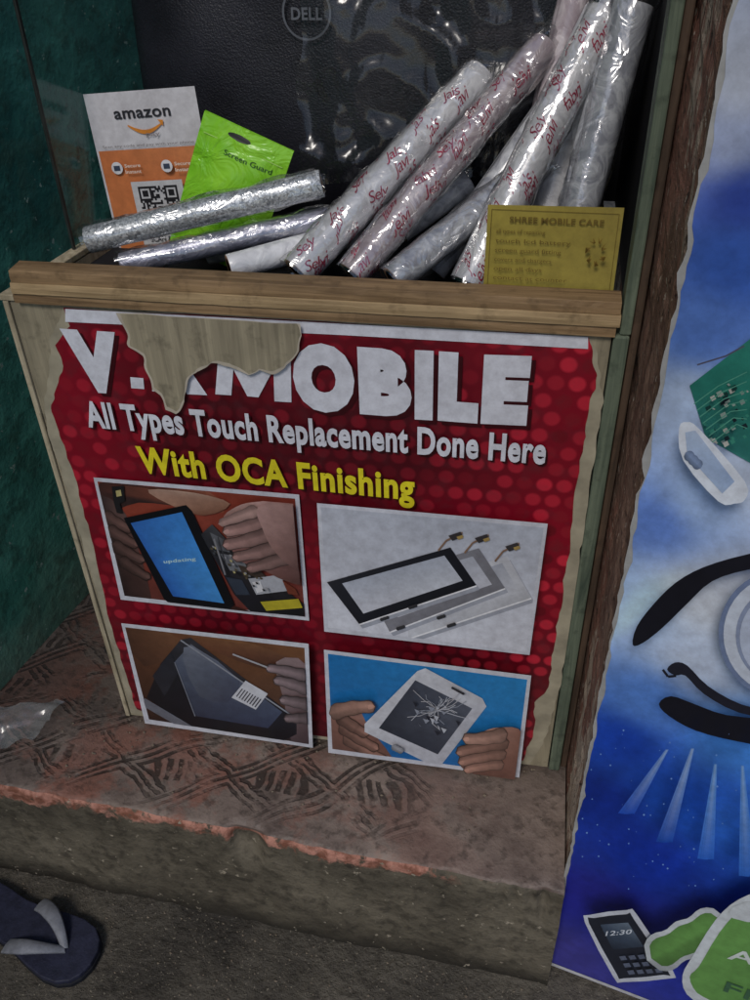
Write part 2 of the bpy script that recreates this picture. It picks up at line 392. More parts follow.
sheet("paper_backing",PU,simple("aged_paper",(158,150,130),.8,.25,25),-.0008,post,.004,sub=8)
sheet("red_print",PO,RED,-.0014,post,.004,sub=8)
W=(222,224,234)
ar=Art(panel,lambda x,z,h:(x,-.0020-h,z),.00016)
ar.poly([(66,308),(588,336),(588,348),(340,334),(66,321)],W)
def T(body,u0,v0,u1,v1,top,c,**k):
    a=panel(u0,v0);b=panel(u1,v1);h=panel(u0,top)[1]-a[1];ar.text(body,a[0],a[1],b[0],b[1],h,c,**k)
sh=(60,6,16)
T("V",75,384,128,388,329,W,bold=.08,shadow=sh)
ar.poly([(131,376),(144,377),(145,388),(132,387)],W)
ar.poly([(152,333),(168,334),(168,356),(186,335),(206,336),(186,362),(208,394),(188,393),(172,370),(168,374),(169,391),(153,390)],W)
ar.poly([(216,393),(220,340),(236,341),(254,370),(272,341),(291,342),(292,401),(275,400),(274,368),(259,396),(248,395),(234,368),(232,394)],W)
T("O",296,402,356,406,342,W,bold=.085,shadow=sh)
T("B",360,406,412,410,346,W,bold=.085,shadow=sh)
T("I",415,411,433,412,349,W,bold=.085,shadow=sh)
T("L",438,412,478,415,350,W,bold=.085,shadow=sh)
T("E",481,415,527,417,353,W,bold=.085,shadow=sh)
T("All Types Touch Replacement Done Here",90,424,545,461,399,W,bold=.035,shadow=(50,5,12))
T("With OCA Finishing",142,469,415,497,444,(232,218,44),bold=.035,shadow=(60,10,10))
def photo(q,inner,cols,b=4):
    ar.clip=None
    ar.poly(q,(210,212,222))
    cx=sum(p[0] for p in q)/4;cy=sum(p[1] for p in q)/4
    ii=[(p[0]+(b if p[0]<cx else -b),p[1]+(b if p[1]<cy else -b)) for p in q]
    ar.poly(ii,cols);ar.clip=[ar.tf(*p) for p in ii]
def hand(fs,c,dark=.72):
    for i,(a,b,w0,w1,bn) in enumerate(fs):
        k=1-.06*i
        cc=tuple(x*k for x in c)
        ar.cap(a,b,w0+.5,w1+.8,tuple(x*.5 for x in c),.9,bend=bn)
        ar.cap(a,b,w0,w1,tuple(x*.86 for x in cc),dark,bend=bn,c1=tuple(min(255,x*1.08) for x in cc))
        a=Vector(a);b=Vector(b);d=(b-a).normalized();n=Vector((-d.y,d.x))
        e=b+d*w1*.15-n*w1*.1
        ar.poly([e-d*w1*.35-n*w1*.42,e+d*w1*.5-n*w1*.38,e+d*w1*.65,e+d*w1*.5+n*w1*.3,e-d*w1*.35+n*w1*.36],tuple(min(255,x*1.13) for x in cc),2)
# --- photo 1
photo([(95,475),(300,492),(310,618),(122,597)],0,[(150,66,48),(132,58,46),(118,60,54),(96,50,44)])
ar.poly([(101,480),(150,484),(210,489),(225,510),(190,505),(140,500),(112,508)],[(70,44,40),(60,36,34),(150,90,70),(150,84,64),(60,40,38),(48,36,36),(70,44,40)],3)
ar.poly([(96,500),(122,504),(138,540),(152,592),(148,604),(118,600)],[(40,30,30),(104,80,76),(96,70,66),(70,48,44),(50,34,32),(34,26,26)],3)
hand([((110,514),(131,526),6,4,1),((114,528),(137,541),6,4,1),((119,543),(143,556),6,4,1),((126,558),(149,573),5.5,3.5,1)],(116,86,80))
ar.poly([(150,486),(196,489),(232,500),(205,512),(170,500)],[(172,138,122),(186,156,138),(150,110,90),(110,70,54),(170,130,110)],3)
ar.poly([(114,483),(126,482),(127,497),(122,500),(125,510),(119,509),(116,498)],(34,32,34))
ar.poly([(118,487),(123,486),(124,492),(119,493)],(190,178,120))
ar.poly([(172,600),(236,602),(250,612),(180,612)],[(60,34,30)]*4,2)
ar.poly([(126,514),(188,501),(194,507),(236,600),(232,605),(172,600),(166,595)],(14,16,22),0)
ar.poly([(133,519),(184,508),(226,599),(175,592)],[(50,104,182),(62,134,212),(74,154,226),(44,100,184)])
ar.text("updating",*panel(166,559),*panel(198,556),.006,(180,214,220),bold=.02)
ar.poly([(203,530),(214,520),(252,560),(306,600),(307,612),(252,607),(236,590)],[(44,46,52),(70,70,74),(50,48,50),(30,30,34),(22,22,26),(30,30,36),(34,34,42)])
for q,c in (([(212,528),(226,535),(232,548),(218,545)],(96,98,104)),([(222,549),(243,552),(252,568),(232,566)],(120,122,128)),([(250,574),(282,570),(290,586),(258,590)],(176,178,186)),([(262,597),(300,594),(304,603),(268,606)],(190,176,50)),([(240,560),(262,566),(268,572),(246,572)],(70,58,52)),([(228,572),(244,575),(252,590),(238,590)],(54,62,76)),([(284,575),(297,584),(300,590),(290,589)],(120,60,44)),([(254,577),(262,576),(266,586),(259,588)],(220,220,224))): ar.poly(q,c)
for k in range(34):
    a=212+random.random()*60;b=534+(a-214)*.75+random.random()*14;ar.poly([(a,b),(a+2.4,b+.6),(a+3,b+2.4),(a+1,b+2.4)],random.choice([(150,150,155),(90,80,60),(30,30,34),(180,170,120),(70,74,80)]))
ar.poly([(226,514),(240,499),(262,494),(299,495),(304,545),(306,575),(286,572),(262,560),(240,550)],[(150,112,106),(190,154,146),(196,158,152),(168,132,126),(120,90,86),(84,58,56),(110,76,70),(130,92,88),(130,90,86)],4)
hand([((268,512),(231,523),8,5,-2),((274,524),(231,536),8,5,-2),((282,536),(240,548),7.5,4.5,-2),((290,548),(254,559),7,4.5,-1)],(176,138,132),.78)
ar.cap((256,503),(226,514),6.5,4,(192,156,148),.78)
ar.poly([(262,498),(300,496),(303,530),(306,560),(292,556),(276,540),(266,520)],[(186,150,144),(160,126,120),(128,98,94),(96,70,68),(120,90,86),(150,116,110),(180,144,138)],4)
ar.line([(218,530),(226,556),(229,566)],1.6,(130,130,136));ar.line([(222,528),(230,556)],1,(60,60,66))
# --- photo 2
photo([(320,494),(548,514),(530,645),(327,622)],0,[(188,192,204),(188,194,208),(218,220,230),(222,224,234)])
def touch(q,fr,ins,gl,e=5):
    ar.poly([(x+3,y+4) for x,y in q],[(166,170,182)]*4)
    ar.poly(q,[tuple(min(255,x+14) for x in fr),fr,tuple(x*.9 for x in fr),fr])
    ar.poly(ins,gl)
    ar.line([q[3],q[2]],1.5,(240,240,244))
touch([(410,578),(508,546),(532,588),(410,629)],(206,208,216),[(421,580),(503,553),(520,582),(422,614)],[(180,184,196),(172,176,188),(200,202,210),(206,208,218)])
touch([(366,572),(480,538),(506,578),(392,622)],(132,132,140),[(382,574),(474,546),(493,574),(400,607)],[(190,194,204),(176,180,192),(200,202,212),(208,210,218)])
touch([(330,572),(452,537),(478,575),(362,614)],(28,30,38),[(345,573),(446,545),(464,570),(366,603)],[(184,190,204),(172,178,192),(200,204,214),(208,210,220)])
for bx,by in ((446,536),(472,538),(502,546)):
    ar.line([(bx-6,by+4),(bx+2,by-6),(bx+18,by-14)],1.8,(140,110,90));ar.poly([(bx+4,by-11),(bx+16,by-15),(bx+19,by-10),(bx+8,by-6)],(60,56,58));ar.poly([(bx+12,by-10),(bx+18,by-12),(bx+19,by-9),(bx+14,by-7)],(176,150,90))
for a in ((384,608),(412,596),(400,617),(440,606),(450,614)): ar.cap(a,(a[0]+6,a[1]-2),1.6,1.6,(60,60,64),.9)
# --- photo 3
photo([(127,612),(312,632),(316,736),(150,712)],0,[(98,62,42),(120,80,54),(44,40,46),(52,34,28)])
ar.poly([(131,618),(210,626),(190,640),(150,655)],[(84,56,42),(134,92,64),(114,76,54),(70,46,34)],2)
ar.poly([(176,622),(250,630),(300,650),(308,664),(260,655),(214,638)],[(112,72,50),(140,98,66),(96,64,50),(60,44,40),(80,54,42),(110,70,50)],3)
ar.poly([(280,650),(312,655),(316,730),(296,732),(288,690)],[(150,132,132),(140,118,120),(70,56,60),(80,66,70),(130,110,112)],3)
ar.poly([(166,652),(186,628),(196,626),(300,706),(300,722),(284,730),(196,716),(152,686)],[(30,32,38),(56,56,62),(56,56,62),(34,36,46),(20,22,30),(18,20,28),(20,22,28),(22,22,28)])
ar.poly([(180,650),(196,632),(286,700),(272,716),(200,704)],[(84,92,110),(110,116,130),(74,84,108),(56,64,90),(52,58,76)])
ar.poly([(188,646),(198,634),(244,668),(232,690),(204,684)],[(104,110,124),(130,136,150),(80,88,108),(66,72,92),(80,86,100)],2)
ar.poly([(150,686),(200,716),(284,730),(280,735),(200,724),(148,694)],(110,112,122))
ar.poly([(158,664),(176,640),(184,660),(170,684)],(40,42,50))
ar.line([(186,628),(300,706)],1.4,(150,154,164));ar.line([(180,650),(200,704)],1,(120,124,136))
ar.poly([(250,668),(272,681),(260,697),(236,685)],(214,216,224))
for k in range(8):
    a=241+k*2.6;b=684+k*1.4;ar.line([(a,b),(a+6,b-8)],1.0,(50,50,60))
hand([((306,662),(274,655),6,3.5,1),((308,675),(282,667),6,4,1),((310,690),(288,686),6,4,0),((310,704),(292,704),5.5,3.5,0)],(158,138,142))
ar.line([(272,653),(238,640)],1.6,(176,176,182))
# --- photo 4
photo([(328,635),(532,660),(520,762),(332,738)],0,[(34,120,186),(46,140,206),(28,108,176),(26,102,170)])
ar.poly([(332,700),(346,688),(362,694),(372,712),(392,738),(392,748),(336,741)],[(140,100,88),(186,146,130),(176,136,122),(140,100,90),(120,84,74),(90,64,56),(104,74,66)],4)
hand([((352,724),(386,744),6,4,1),((348,713),(378,732),6,4,1),((346,703),(368,717),6,4.5,1)],(164,122,108),.8)
ar.poly([(420,655),(428,652),(484,682),(488,690),(444,748),(436,750),(368,716),(368,708)],[(214,216,224),(214,216,224),(200,202,210),(196,198,208),(190,192,202),(196,198,208),(210,212,220),(214,216,224)])
ar.poly([(418,664),(474,692),(440,738),(382,712)],[(70,76,90),(90,96,110),(56,62,76),(46,52,64)])
random.seed(3)
cx,cy=440,692
for k in range(34):
    a=random.random()*6.28;r=random.uniform(8,30);pts=[(cx,cy)]
    for j in range(3): pts.append((cx+math.cos(a+random.uniform(-.25,.25))*r*(j+1)/3*1.05,cy+math.sin(a+random.uniform(-.25,.25))*r*(j+1)/3*.8))
    ar.line(pts,.6,random.choice([(200,204,214),(150,156,168),(190,190,196)]))
for k in range(16):
    a=cx+random.uniform(-25,18);b=cy+random.uniform(-14,20);ar.poly([(a,b),(a+random.uniform(2,7),b+2),(a+3,b+random.uniform(3,7))],random.choice([(150,156,170),(36,40,52),(190,194,204)]))
ar.cap((455,667),(466,673),1.2,1.2,(60,60,66),.9);ar.cap((398,727),(404,730),3,3,(170,172,180),.8)
hand([((342,692),(374,687),7.5,5.5,-2)],(184,142,126),.8)
ar.poly([(524,712),(500,706),(482,712),(470,724),(462,742),(474,752),(500,756),(522,760)],[(140,98,84),(186,142,126),(188,146,130),(168,126,110),(130,92,80),(110,76,66),(104,72,62),(110,74,64)],4)
hand([((500,743),(470,748),5.5,4,1),((502,732),(465,740),6,4.5,1),((504,721),(463,730),6.5,4.5,1)],(178,134,118),.8)
hand([((502,712),(470,716),7,5,-2)],(190,148,132),.8)
ar.clip=None
ar.build("printed_artwork",PRINT,post)
sheet("torn_area",[(122,311),(298,320),(303,330),(298,347),(285,363),(272,367),(262,366),(250,370),(232,360),(215,358),(198,366),(190,376),(186,396),(178,407),(170,402),(163,390),(156,384),(150,360),(146,350),(134,343),(130,330)],PLY,-.0085,post,.004,sub=7)
sheet("torn_rim",[(119,310.5),(302,320),(305,330),(301,348),(286,366),(272,370),(262,368),(250,372),(232,363),(215,361),(199,368),(192,378),(187,398),(178,410),(169,405),(161,391),(154,386),(148,362),(144,352),(132,345),(127,330)],simple("torn_paper",(176,166,150),.8),-.0083,post,.005,sub=7)
# ---------------------------------------------------------------- blue banner
def bplace(s,z,h): return (A[0]+Tx*s-.2216*h,A[1]+Ty*s-.975*h,z)
ban=empty("blue_banner")
ctl=[((745,80),(186,192,206)),((745,190),(44,70,165)),((735,150),(160,170,196)),((700,330),(90,128,205)),((735,260),(56,96,184)),((690,400),(176,194,222)),((740,480),(206,218,238)),((700,500),(166,192,234)),((655,520),(104,140,218)),((640,600),(184,212,250)),((700,600),(230,238,250)),((745,600),(226,234,248)),((650,700),(96,146,230)),((700,660),(210,224,248)),((620,740),(26,70,180)),((740,740),(72,140,226)),((680,800),(28,84,194)),((600,800),(18,48,146)),((590,900),(38,42,150)),((640,850),(26,56,168)),((740,820),(52,112,212)),((560,950),(68,66,156)),((680,960),(44,58,170))]
cp=[(banner(*p),c) for p,c in ctl]
def bcol(s,z):
    tw=0;o=[0,0,0]
    for (a,b),c in cp:
        wt=1/(((s-a)**2+(z-b)**2)**1.6+1e-6);tw+=wt
        for i in range(3): o[i]+=wt*c[i]
    k=1+.14*noise.noise((s*30-z*14,s*6+z*3,1))
    return tuple(min(255,x/tw*k) for x in o)
ba=Art(banner,bplace,.0004)
NS,NZ=60,150;W_=.62;H_=1.62;pts=[];cs=[]
for k in range(NZ+1):
    for j in range(NS+1):
        s=.003+W_*j/NS;z=.006+H_*k/NZ
        if j==0: s+=.005*noise.noise((z*25,0,0))+.002*noise.noise((z*90,0,0))
        pts.append((s,z));cs.append(bcol(s,z))
ba._add(pts,[(k*(NS+1)+j,k*(NS+1)+j+1,(k+1)*(NS+1)+j+1,(k+1)*(NS+1)+j) for k in range(NZ) for j in range(NS)],cs,4)
ba.layer=1
pts=[]
for k in range(160): pts.append((-.001+.004*noise.noise((k*.4,3,0))+.002*noise.noise((k*1.7,3,0)),.004+1.62*k/159))
ba.raw(pts+[(.5,1.624),(.5,.004)],(170,170,168))
ba.layer=5
ba.raw([(0.004,.008),(.6,.008),(.6,.016),(.004,.016)],(206,206,210))
ba.poly([(690,384),(760,330),(790,420),(790,470),(752,462),(706,436)],[(40,120,106),(50,140,122),(40,126,110),(40,116,104),(60,134,122),(46,116,108)])
random.seed(5)
for k in range(60):
    a=random.uniform(704,765);b=random.uniform(375,440);q=random.uniform(1,5);ba.poly([(a,b),(a+q,b-q*.5),(a+q+2,b+q*.4),(a+2,b+q)],random.choice([(20,60,56),(150,170,160),(60,140,120),(190,190,180),(24,40,48)]))
for k in range(7): ba.line([(698+k*3,388+k*6),(722+k*3,370+k*6),(750,356+k*9)],.9,(90,160,138))
ba.poly([(684,410),(692,404),(705,412),(748,462),(748,480),(738,484),(722,482),(688,442)],(226,232,242),3)
ba.poly([(690,414),(700,412),(738,462),(726,474),(692,436)],[(182,200,226),(190,206,230),(160,182,216),(170,190,220),(176,194,224)])
ba.cap((694,437),(702,445),5,5,(140,160,196),.8)
ba.line([(702,347),(730,338),(748,328)],1.6,(90,90,110))
blk=(24,24,34)
ba.poly([(638,624),(642,606),(658,584),(680,562),(708,546),(750,533),(800,524),(800,542),(752,548),(716,560),(692,582),(668,606),(648,622)],blk,3)
def ring(cu,cv,ru,rv,c,n=40): ba.poly([(cu+ru*math.cos(6.283*k/n),cv+rv*math.sin(6.283*k/n)) for k in range(n)],c)
ring(784,612,62,64,(120,136,170));ring(784,612,57,59,(210,218,232));ring(786,613,47,49,(150,162,190));ring(787,614,44,46,(196,206,226));ring(792,614,34,36,(28,32,44));ring(779,598,9,10,(236,238,244))
ba.poly([(672,646),(680,639),(692,642),(712,662),(745,680),(790,690),(790,696),(742,688),(708,670),(690,652),(680,652)],(36,36,48),3)
ba.line([(668,646),(673,653),(681,652)],2.5,(36,36,48))
ba.poly([(664,680),(676,672),(700,680),(730,690),(790,698),(790,722),(740,716),(700,706),(674,692)],blk,3)
for k in range(60):
    a=random.uniform(590,750);b=random.uniform(700,860);r=random.uniform(.4,1.2);ba.poly([(a-r,b),(a,b-r),(a+r,b),(a,b+r)],(120,160,225))
for a,b in (((700,706),(672,800)),((722,720),(712,815)),((748,720),(752,830)),((676,705),(636,770))):
    d=8
    for e,mx in ((1,.16),(.6,.28),(.3,.4)):
        c0=bcol(*banner(*a));c0=tuple(x+(240-x)*mx for x in c0);c1=bcol(*banner(*b))
        ba.poly([(a[0]-1.5*e,a[1]),(a[0]+1.5*e,a[1]),(b[0]+d*e,b[1]),(b[0]-d*e,b[1])],[c0,c0,c1,c1])
ba.poly([(595,880),(600,872),(636,866),(646,871),(680,926),(676,934),(632,939),(622,934)],(206,210,220),2)
ba.poly([(599,880),(604,875),(636,870),(642,874),(675,926),(671,930),(632,935),(625,930)],(36,40,52),2)
ba.poly([(610,881),(637,878),(652,902),(622,906)],[(70,84,104),(110,124,140),(60,72,90),(40,48,62)])
ba.text("12:30",*banner(615,892),*banner(640,889),.012,(220,226,236),bold=.01)
for r in range(3):
    for q in range(4): a=628+q*9+r*4;b=912+r*6-q*1.2;ba.poly([(a,b),(a+6,b-1),(a+8,b+3),(a+2,b+4)],(96,104,124))
wt=(214,220,224);gn=(112,164,86);dg=(92,144,78)
ba.cap((672,902),(716,876),19,19,wt,.97);ba.cap((672,902),(716,876),14,14,gn,.9)
ba.poly([(700,905),(722,868),(745,846),(775,836),(820,836),(820,1030),(712,1030),(720,985),(716,962),(694,944),(690,925)],wt,3)
ba.poly([(706,915),(726,880),(748,855),(776,843),(820,843),(820,1030),(720,1030),(729,985),(724,955),(704,942),(697,926)],[gn,gn,gn,gn,gn,dg,dg,dg,gn,gn,gn],3)
ba.poly([(735,860),(752,848),(820,846),(820,868),(752,868)],wt,2)
a=banner(733,905);b=banner(800,912);ba.text("ANDROID",a[0],a[1],a[0]+.2,b[1],.026,(220,228,224),bold=.015)
a=banner(729,938);ba.text("FIXING",a[0],a[1],a[0]+.16,a[1],.026,(70,110,80),bold=.01)
ba.build("printed_sheet",PRINT,ban)
# ================================================================ TRAY CONTENTS
m=M("black_case",.4,.4);X=m.xyz()
m.col(m.mix(m.step(m.noise(8,4),.35,.7),lin((22,22,28)),lin((42,42,50))));m.bump(m.math('ADD',m.noise(420,1),m.math('MULTIPLY',m.noise(5,2),6)),.3,.004);BAG=m.m
bag=empty("laptop_bag")
v=[];f=[];nxb,nzb=40,40
x0,x1,z0,z1=-.53,.075,1.0,1.56
def bag_pt(i,j,side):
    u=i/nxb*2-1;t=j/nzb*2-1
    bul=.045*(1-abs(u)**6)*(1-abs(t)**6)
    y=.325+ (t+1)*.03
    return (x0+(x1-x0)*(u+1)/2,y-side*(.012+bul)+.004*noise.noise((u*3,t*3,side)),z0+(z1-z0)*(t+1)/2)
for sd in (1,-1):
    b=len(v)
    for j in range(nzb+1):
        for i in range(nxb+1): v.append(bag_pt(i,j,sd))
    for j in range(nzb):
        for i in range(nxb): a=b+j*(nxb+1)+i;f.append((a,a+1,a+nxb+2,a+nxb+1) if sd==1 else (a,a+nxb+1,a+nxb+2,a+1))
nn=(nxb+1)*(nzb+1)
for j in range(nzb):
    for i in (0,nxb): a=j*(nxb+1)+i;f.append((a,a+nxb+1,a+nxb+1+nn,a+nn))
for i in range(nxb):
    for j in (0,nzb): a=j*(nxb+1)+i;f.append((a,a+1,a+1+nn,a+nn))
mesh("case_body",v,f,BAG,bag,smooth=True)
def fronty(x,z):
    u=(x-x0)/(x1-x0)*2-1;t=(z-z0)/(z1-z0)*2-1
    return .325+(t+1)*.03-(.012+.045*(1-abs(u)**6)*(1-abs(t)**6))
la=Art(None,lambda x,z,h:(x,fronty(x,z)-.0055-h,z),.0004)
rc=(-.291,1.262);n=40
for k in range(n):
    a=6.283*k/n;b=6.283*(k+1)/n
    la._add([(rc[0]+r*math.cos(q),rc[1]+r*math.sin(q)) for q,r in ((a,.0275),(a,.030),(b,.030),(b,.0275))],[(0,1,2,3)],[(96,100,108)]*4,1)
la.text("DELL",rc[0]-.019,rc[1]-.0075,rc[0]+.019,rc[1]-.0075,.013,(104,108,116),bold=.03,layer=1)
la.build("ring_logo",CARD,bag)
# rolls
m=M("silver_glitter",.3,.5);vz=m.vor(520,None,'F1',"Color")
sp=m.n("ShaderNodeSeparateColor");m.set(sp.inputs[0],vz)
m.col(m.mix(sp.outputs[0],lin((140,144,150)),lin((236,240,244))));m.b.inputs["Metallic"].default_value=.35;m.rgh(m.ramp(sp.outputs[1],[(0,.2),(1,.6)]));m.bump(sp.outputs[2],.8,.002);GLIT=m.m
def wrap(name,c,ca,metal=0):
    m=M(name,.3,.5);st=m.noise(26,4,.6,None,2.5);s2=m.noise(9,2)
    cc=m.mix(m.step(st,.4,.62),lin(ca),lin(c));cc=m.mix(m.math('MULTIPLY',m.step(s2,.45,.62),.5),cc,lin(ca))
    m.col(cc);m.b.inputs["Metallic"].default_value=metal;m.b.inputs["Coat Weight"].default_value=.5;m.b.inputs["Coat Roughness"].default_value=.1
    m.bump(st,.6,.004);return m.m
SILV=wrap("silver_violet_film",(176,176,192),(128,130,148),.3)
WHT=wrap("white_film",(232,232,234),(196,196,200));GREY=wrap("grey_film",(198,200,204),(146,148,156));PINK=wrap("pinkish_grey_film",(208,198,200),(166,152,158))
CREAM=simple("cream_card",(200,188,150),.7,.12)
BRN=simple("card_core",(150,116,88),.8)
REDINK=simple("red_ink",(158,40,72),.5,.2)
def frame(p0,p1):
    d=(p1-p0).normalized();a=d.cross(Vector((0,0,1))).normalized()
    b=a.cross(d).normalized()
    return d,a,b
def roll(name,p0,p1,r,mat,words=None,sleeve=None,seed=0,ext=.03,hole=.72):
    p0=Vector(p0);p1=Vector(p1);d,a,b=frame(p0,p1);L=(p1-p0).length
    if sleeve is None: sleeve=bool(words)
    root=empty(name);n=28;v=[];f=[];fm=[]
    sec=[(0,hole*r),(0,r*.97),(.001,r)]+[(L*k/16,r*(1+.02*noise.noise((k*.6,seed,0)))) for k in range(1,16)]+[(L-.001,r),(L,r*.97),(L,hole*r),(L-.03,hole*r*.97)]
    for t,rr in sec:
        for k in range(n): q=6.283*k/n;v.append(p0+d*t+(a*math.cos(q)+b*math.sin(q))*rr*(1+.015*noise.noise((math.cos(q),math.sin(q),t*20+seed))))
    for i in range(len(sec)-1):
        for k in range(n):
            f.append((i*n+k,i*n+(k+1)%n,(i+1)*n+(k+1)%n,(i+1)*n+k));fm.append(1 if i in(0,len(sec)-2) else (2 if i==len(sec)-3 else 0))
    f.append(tuple(len(v)-n+k for k in range(n)));fm.append(3);f.append(tuple(range(n)));fm.append(3)
    mesh("roll_body",v,f,None,root,True,mats=[mat,BRN,WHT,DARK],fm=fm)
    vv=[];ff=[];q0=2.2
    for i in range(21):
        t=L*i/20
        for k in range(5): q=q0+k*.12;vv.append(p0+d*t+(a*math.cos(q)+b*math.sin(q))*(r*1.015+.0007*k+.0006*noise.noise((t*40,k,seed))))
    for i in range(20):
        for k in range(4): ff.append((i*5+k,i*5+k+1,(i+1)*5+k+1,(i+1)*5+k))
    mesh("loose_edge",vv,ff,mat,root,True)
    if words:
        vv=[];ff=[];rng=random.Random(seed);t=.004
        while t<L-.035:
            for q in (-.6,.3,1.2,2.1):
                cu=bpy.data.curves.new("t",'FONT');cu.body=rng.choice(words);cu.size=.0185;cu.shear=.55;cu.offset=-.0001;cu.resolution_u=3;cu.space_character=.84
                o=bpy.data.objects.new("t",cu);col.objects.link(o);bpy.context.view_layer.update()
                me=bpy.data.meshes.new_from_object(o.evaluated_get(bpy.context.evaluated_depsgraph_get()));bpy.data.objects.remove(o)
                bb=len(vv);off=rng.uniform(-.004,.012);sk_=rng.uniform(-.5,.5)
                for vt in me.vertices:
                    tt=t+off+vt.co.x;qq=q+(vt.co.y+vt.co.x*sk_)/r
                    vv.append(p0+d*tt+(a*math.cos(qq)+b*math.sin(qq))*(r*1.03))
                for p in me.polygons: ff.append(tuple(bb+i for i in p.vertices))
            t+=.050
        mesh("red_lettering",vv,ff,REDINK,root)
    if sleeve:
        vv=[];ff=[];n=22;m_=30
        for i in range(m_+1):
            t=-.004+(L+ext+.004)*i/m_;e=max(0,(t-L)/ext) if ext else 0
            for k in range(n):
                q=6.283*k/n
                rr=r*1.13+.0045*noise.noise((math.cos(q)*2.2,math.sin(q)*2.2,t*28+seed*7))+.0025*noise.noise((math.cos(q)*6,math.sin(q)*6,t*70+seed))
                rx=rr*(1+e*.5);ry=rr*(1-e*.85)
                vv.append(p0+d*t+a*math.cos(q)*rx+b*math.sin(q)*ry)
        for i in range(m_):
            for k in range(n):
                if math.sin(6.283*(k+.5)/n)<-.75: continue   # sleeve lies open underneath
                ff.append((i*n+k,i*n+(k+1)%n,(i+1)*n+(k+1)%n,(i+1)*n+k))
        mesh("plastic_sleeve",vv,ff,FILM,root,True)
    return root
WD=["Jelivi","fabri","Jals","Sely","Javi"]
N_="film_roll"
roll(N_,(-.513,.06,1.0655),(-.244,.12,1.120),.0152,GLIT,seed=1,ext=.004,sleeve=True)
roll(N_,(-.476,.058,1.038),(-.239,.13,1.076),.0135,SILV,seed=2,sleeve=True,ext=.01)
roll(N_,(-.341,.047,1.046),(-.205,.125,1.062),.0150,WHT,seed=3)
roll(N_,(-.262,.05,1.0433),(-.0766,.24,1.2084),.0205,WHT,WD,seed=4,ext=.02)
roll(N_,(-.199,.05,1.0440),(-.0069,.24,1.2408),.0175,PINK,WD,seed=5,ext=.045)
roll(N_,(-.153,.05,1.0395),(-.0128,.17,1.1256),.0170,GREY,seed=6,sleeve=True,ext=.02)
roll(N_,(-.0685,.055,1.037),(.0518,.21,1.279),.0195,WHT,WD,seed=7,ext=.05)
roll(N_,(.034,.10,1.04),(.080,.2,1.2885),.021,GREY,seed=8,ext=.05,sleeve=True)
roll(N_,(-.1595,.15,1.055),(-.085,.2,1.099),.015,GREY,seed=9)
roll(N_,(.0,.14,1.03),(.035,.235,1.23),.0175,WHT,seed=10)
roll(N_,(-.115,.12,1.02),(.01,.225,1.19),.015,GREY,seed=11)
roll(N_,(-.40,.14,1.02),(-.19,.17,1.07),.014,GREY,seed=12)
roll(N_,(-.27,.16,1.02),(-.12,.235,1.13),.0165,GREY,seed=13)
roll(N_,(.02,.19,1.10),(.075,.235,1.34),.016,WHT,seed=14)
roll(N_,(-.02,.20,1.06),(.02,.25,1.29),.015,PINK,seed=15)
cr=empty("cream_card")
mesh("card",[(.0,.19,1.06),(.06,.18,1.07),(.05,.225,1.2),(.015,.23,1.19)],[(0,1,2,3)],CREAM,cr);mesh("card_fold",[(.0,.19,1.06),(.015,.23,1.19),(.0,.24,1.18),(-.012,.20,1.06)],[(0,1,2,3)],CREAM,cr)
# crumpled plastic sheet
def crumple(name,o,ax,ay,nrm,nu,nv,amp,fr,mat,seed,smooth=True):
    o,ax,ay,nrm=map(Vector,(o,ax,ay,nrm));v=[];f=[]
    for j in range(nv+1):
        for i in range(nu+1):
            s=i/nu;t=j/nv
            h=sum((1-abs(noise.noise((s*fr*k+seed+t,t*fr*k*.7,k)))*2)/k for k in (1,2.3,4.7))
            v.append(o+ax*(s+.05*noise.noise((t*4,seed,0)))+ay*(t+.06*noise.noise((s*4,seed,7)))+nrm*h*amp)
    for j in range(nv):
        for i in range(nu): a=j*(nu+1)+i;f.append((a,a+1,a+nu+2,a+nu+1))
    return mesh(name,v,f,mat,None,smooth)
crumple("plastic_sheet",(-.30,.235,1.08),(.36,.0,.02),(.02,.035,.28),(0,-1,.4),60,54,.015,2.8,FILM2,3)
# payment sign card
def sign_place(cx,cz,rot,y,lean):
    c_,s_=math.cos(rot),math.sin(rot)
    def pl(x,z,h):
        X_=cx+x*c_-z*s_;Z_=cz+x*s_+z*c_;return (X_,y+(Z_-1.0)*lean-h,Z_)
    return pl
am=empty("payment_sign")
idn=lambda x,z:(x,z)
sa=Art(idn,sign_place(-.4765,1.0985,.083,.19,.1),.0006)
w2,h2=.0715,.094
sa.raw([(-w2,-h2),(w2,-h2),(w2,h2),(-w2,h2)],(212,210,214))
sa.raw([(-w2+.003,-h2),(w2-.004,-h2),(w2-.004,.028),(-w2+.003,.028)],[(206,124,72),(206,124,72),(212,132,82),(202,118,68)])
sa.text("amazon",-.037,.064,.036,.064,.0135,(44,44,50),bold=.02)
pts=[(-.022+.044*k/10,.057-.007*math.sin(math.pi*k/10)) for k in range(11)]+[(.022-.044*k/10,.055-.010*math.sin(math.pi*k/10)) for k in range(11)]
sa.raw(pts,(222,140,50));sa.raw([(.018,.061),(.025,.060),(.024,.053)],(222,140,50))
sa.text("pay",-.0,.043,.018,.043,.005,(150,140,140),bold=0)
sa.text("Scan any code and pay with your phone",-.06,.032,.06,.032,.003,(110,104,104),bold=0)
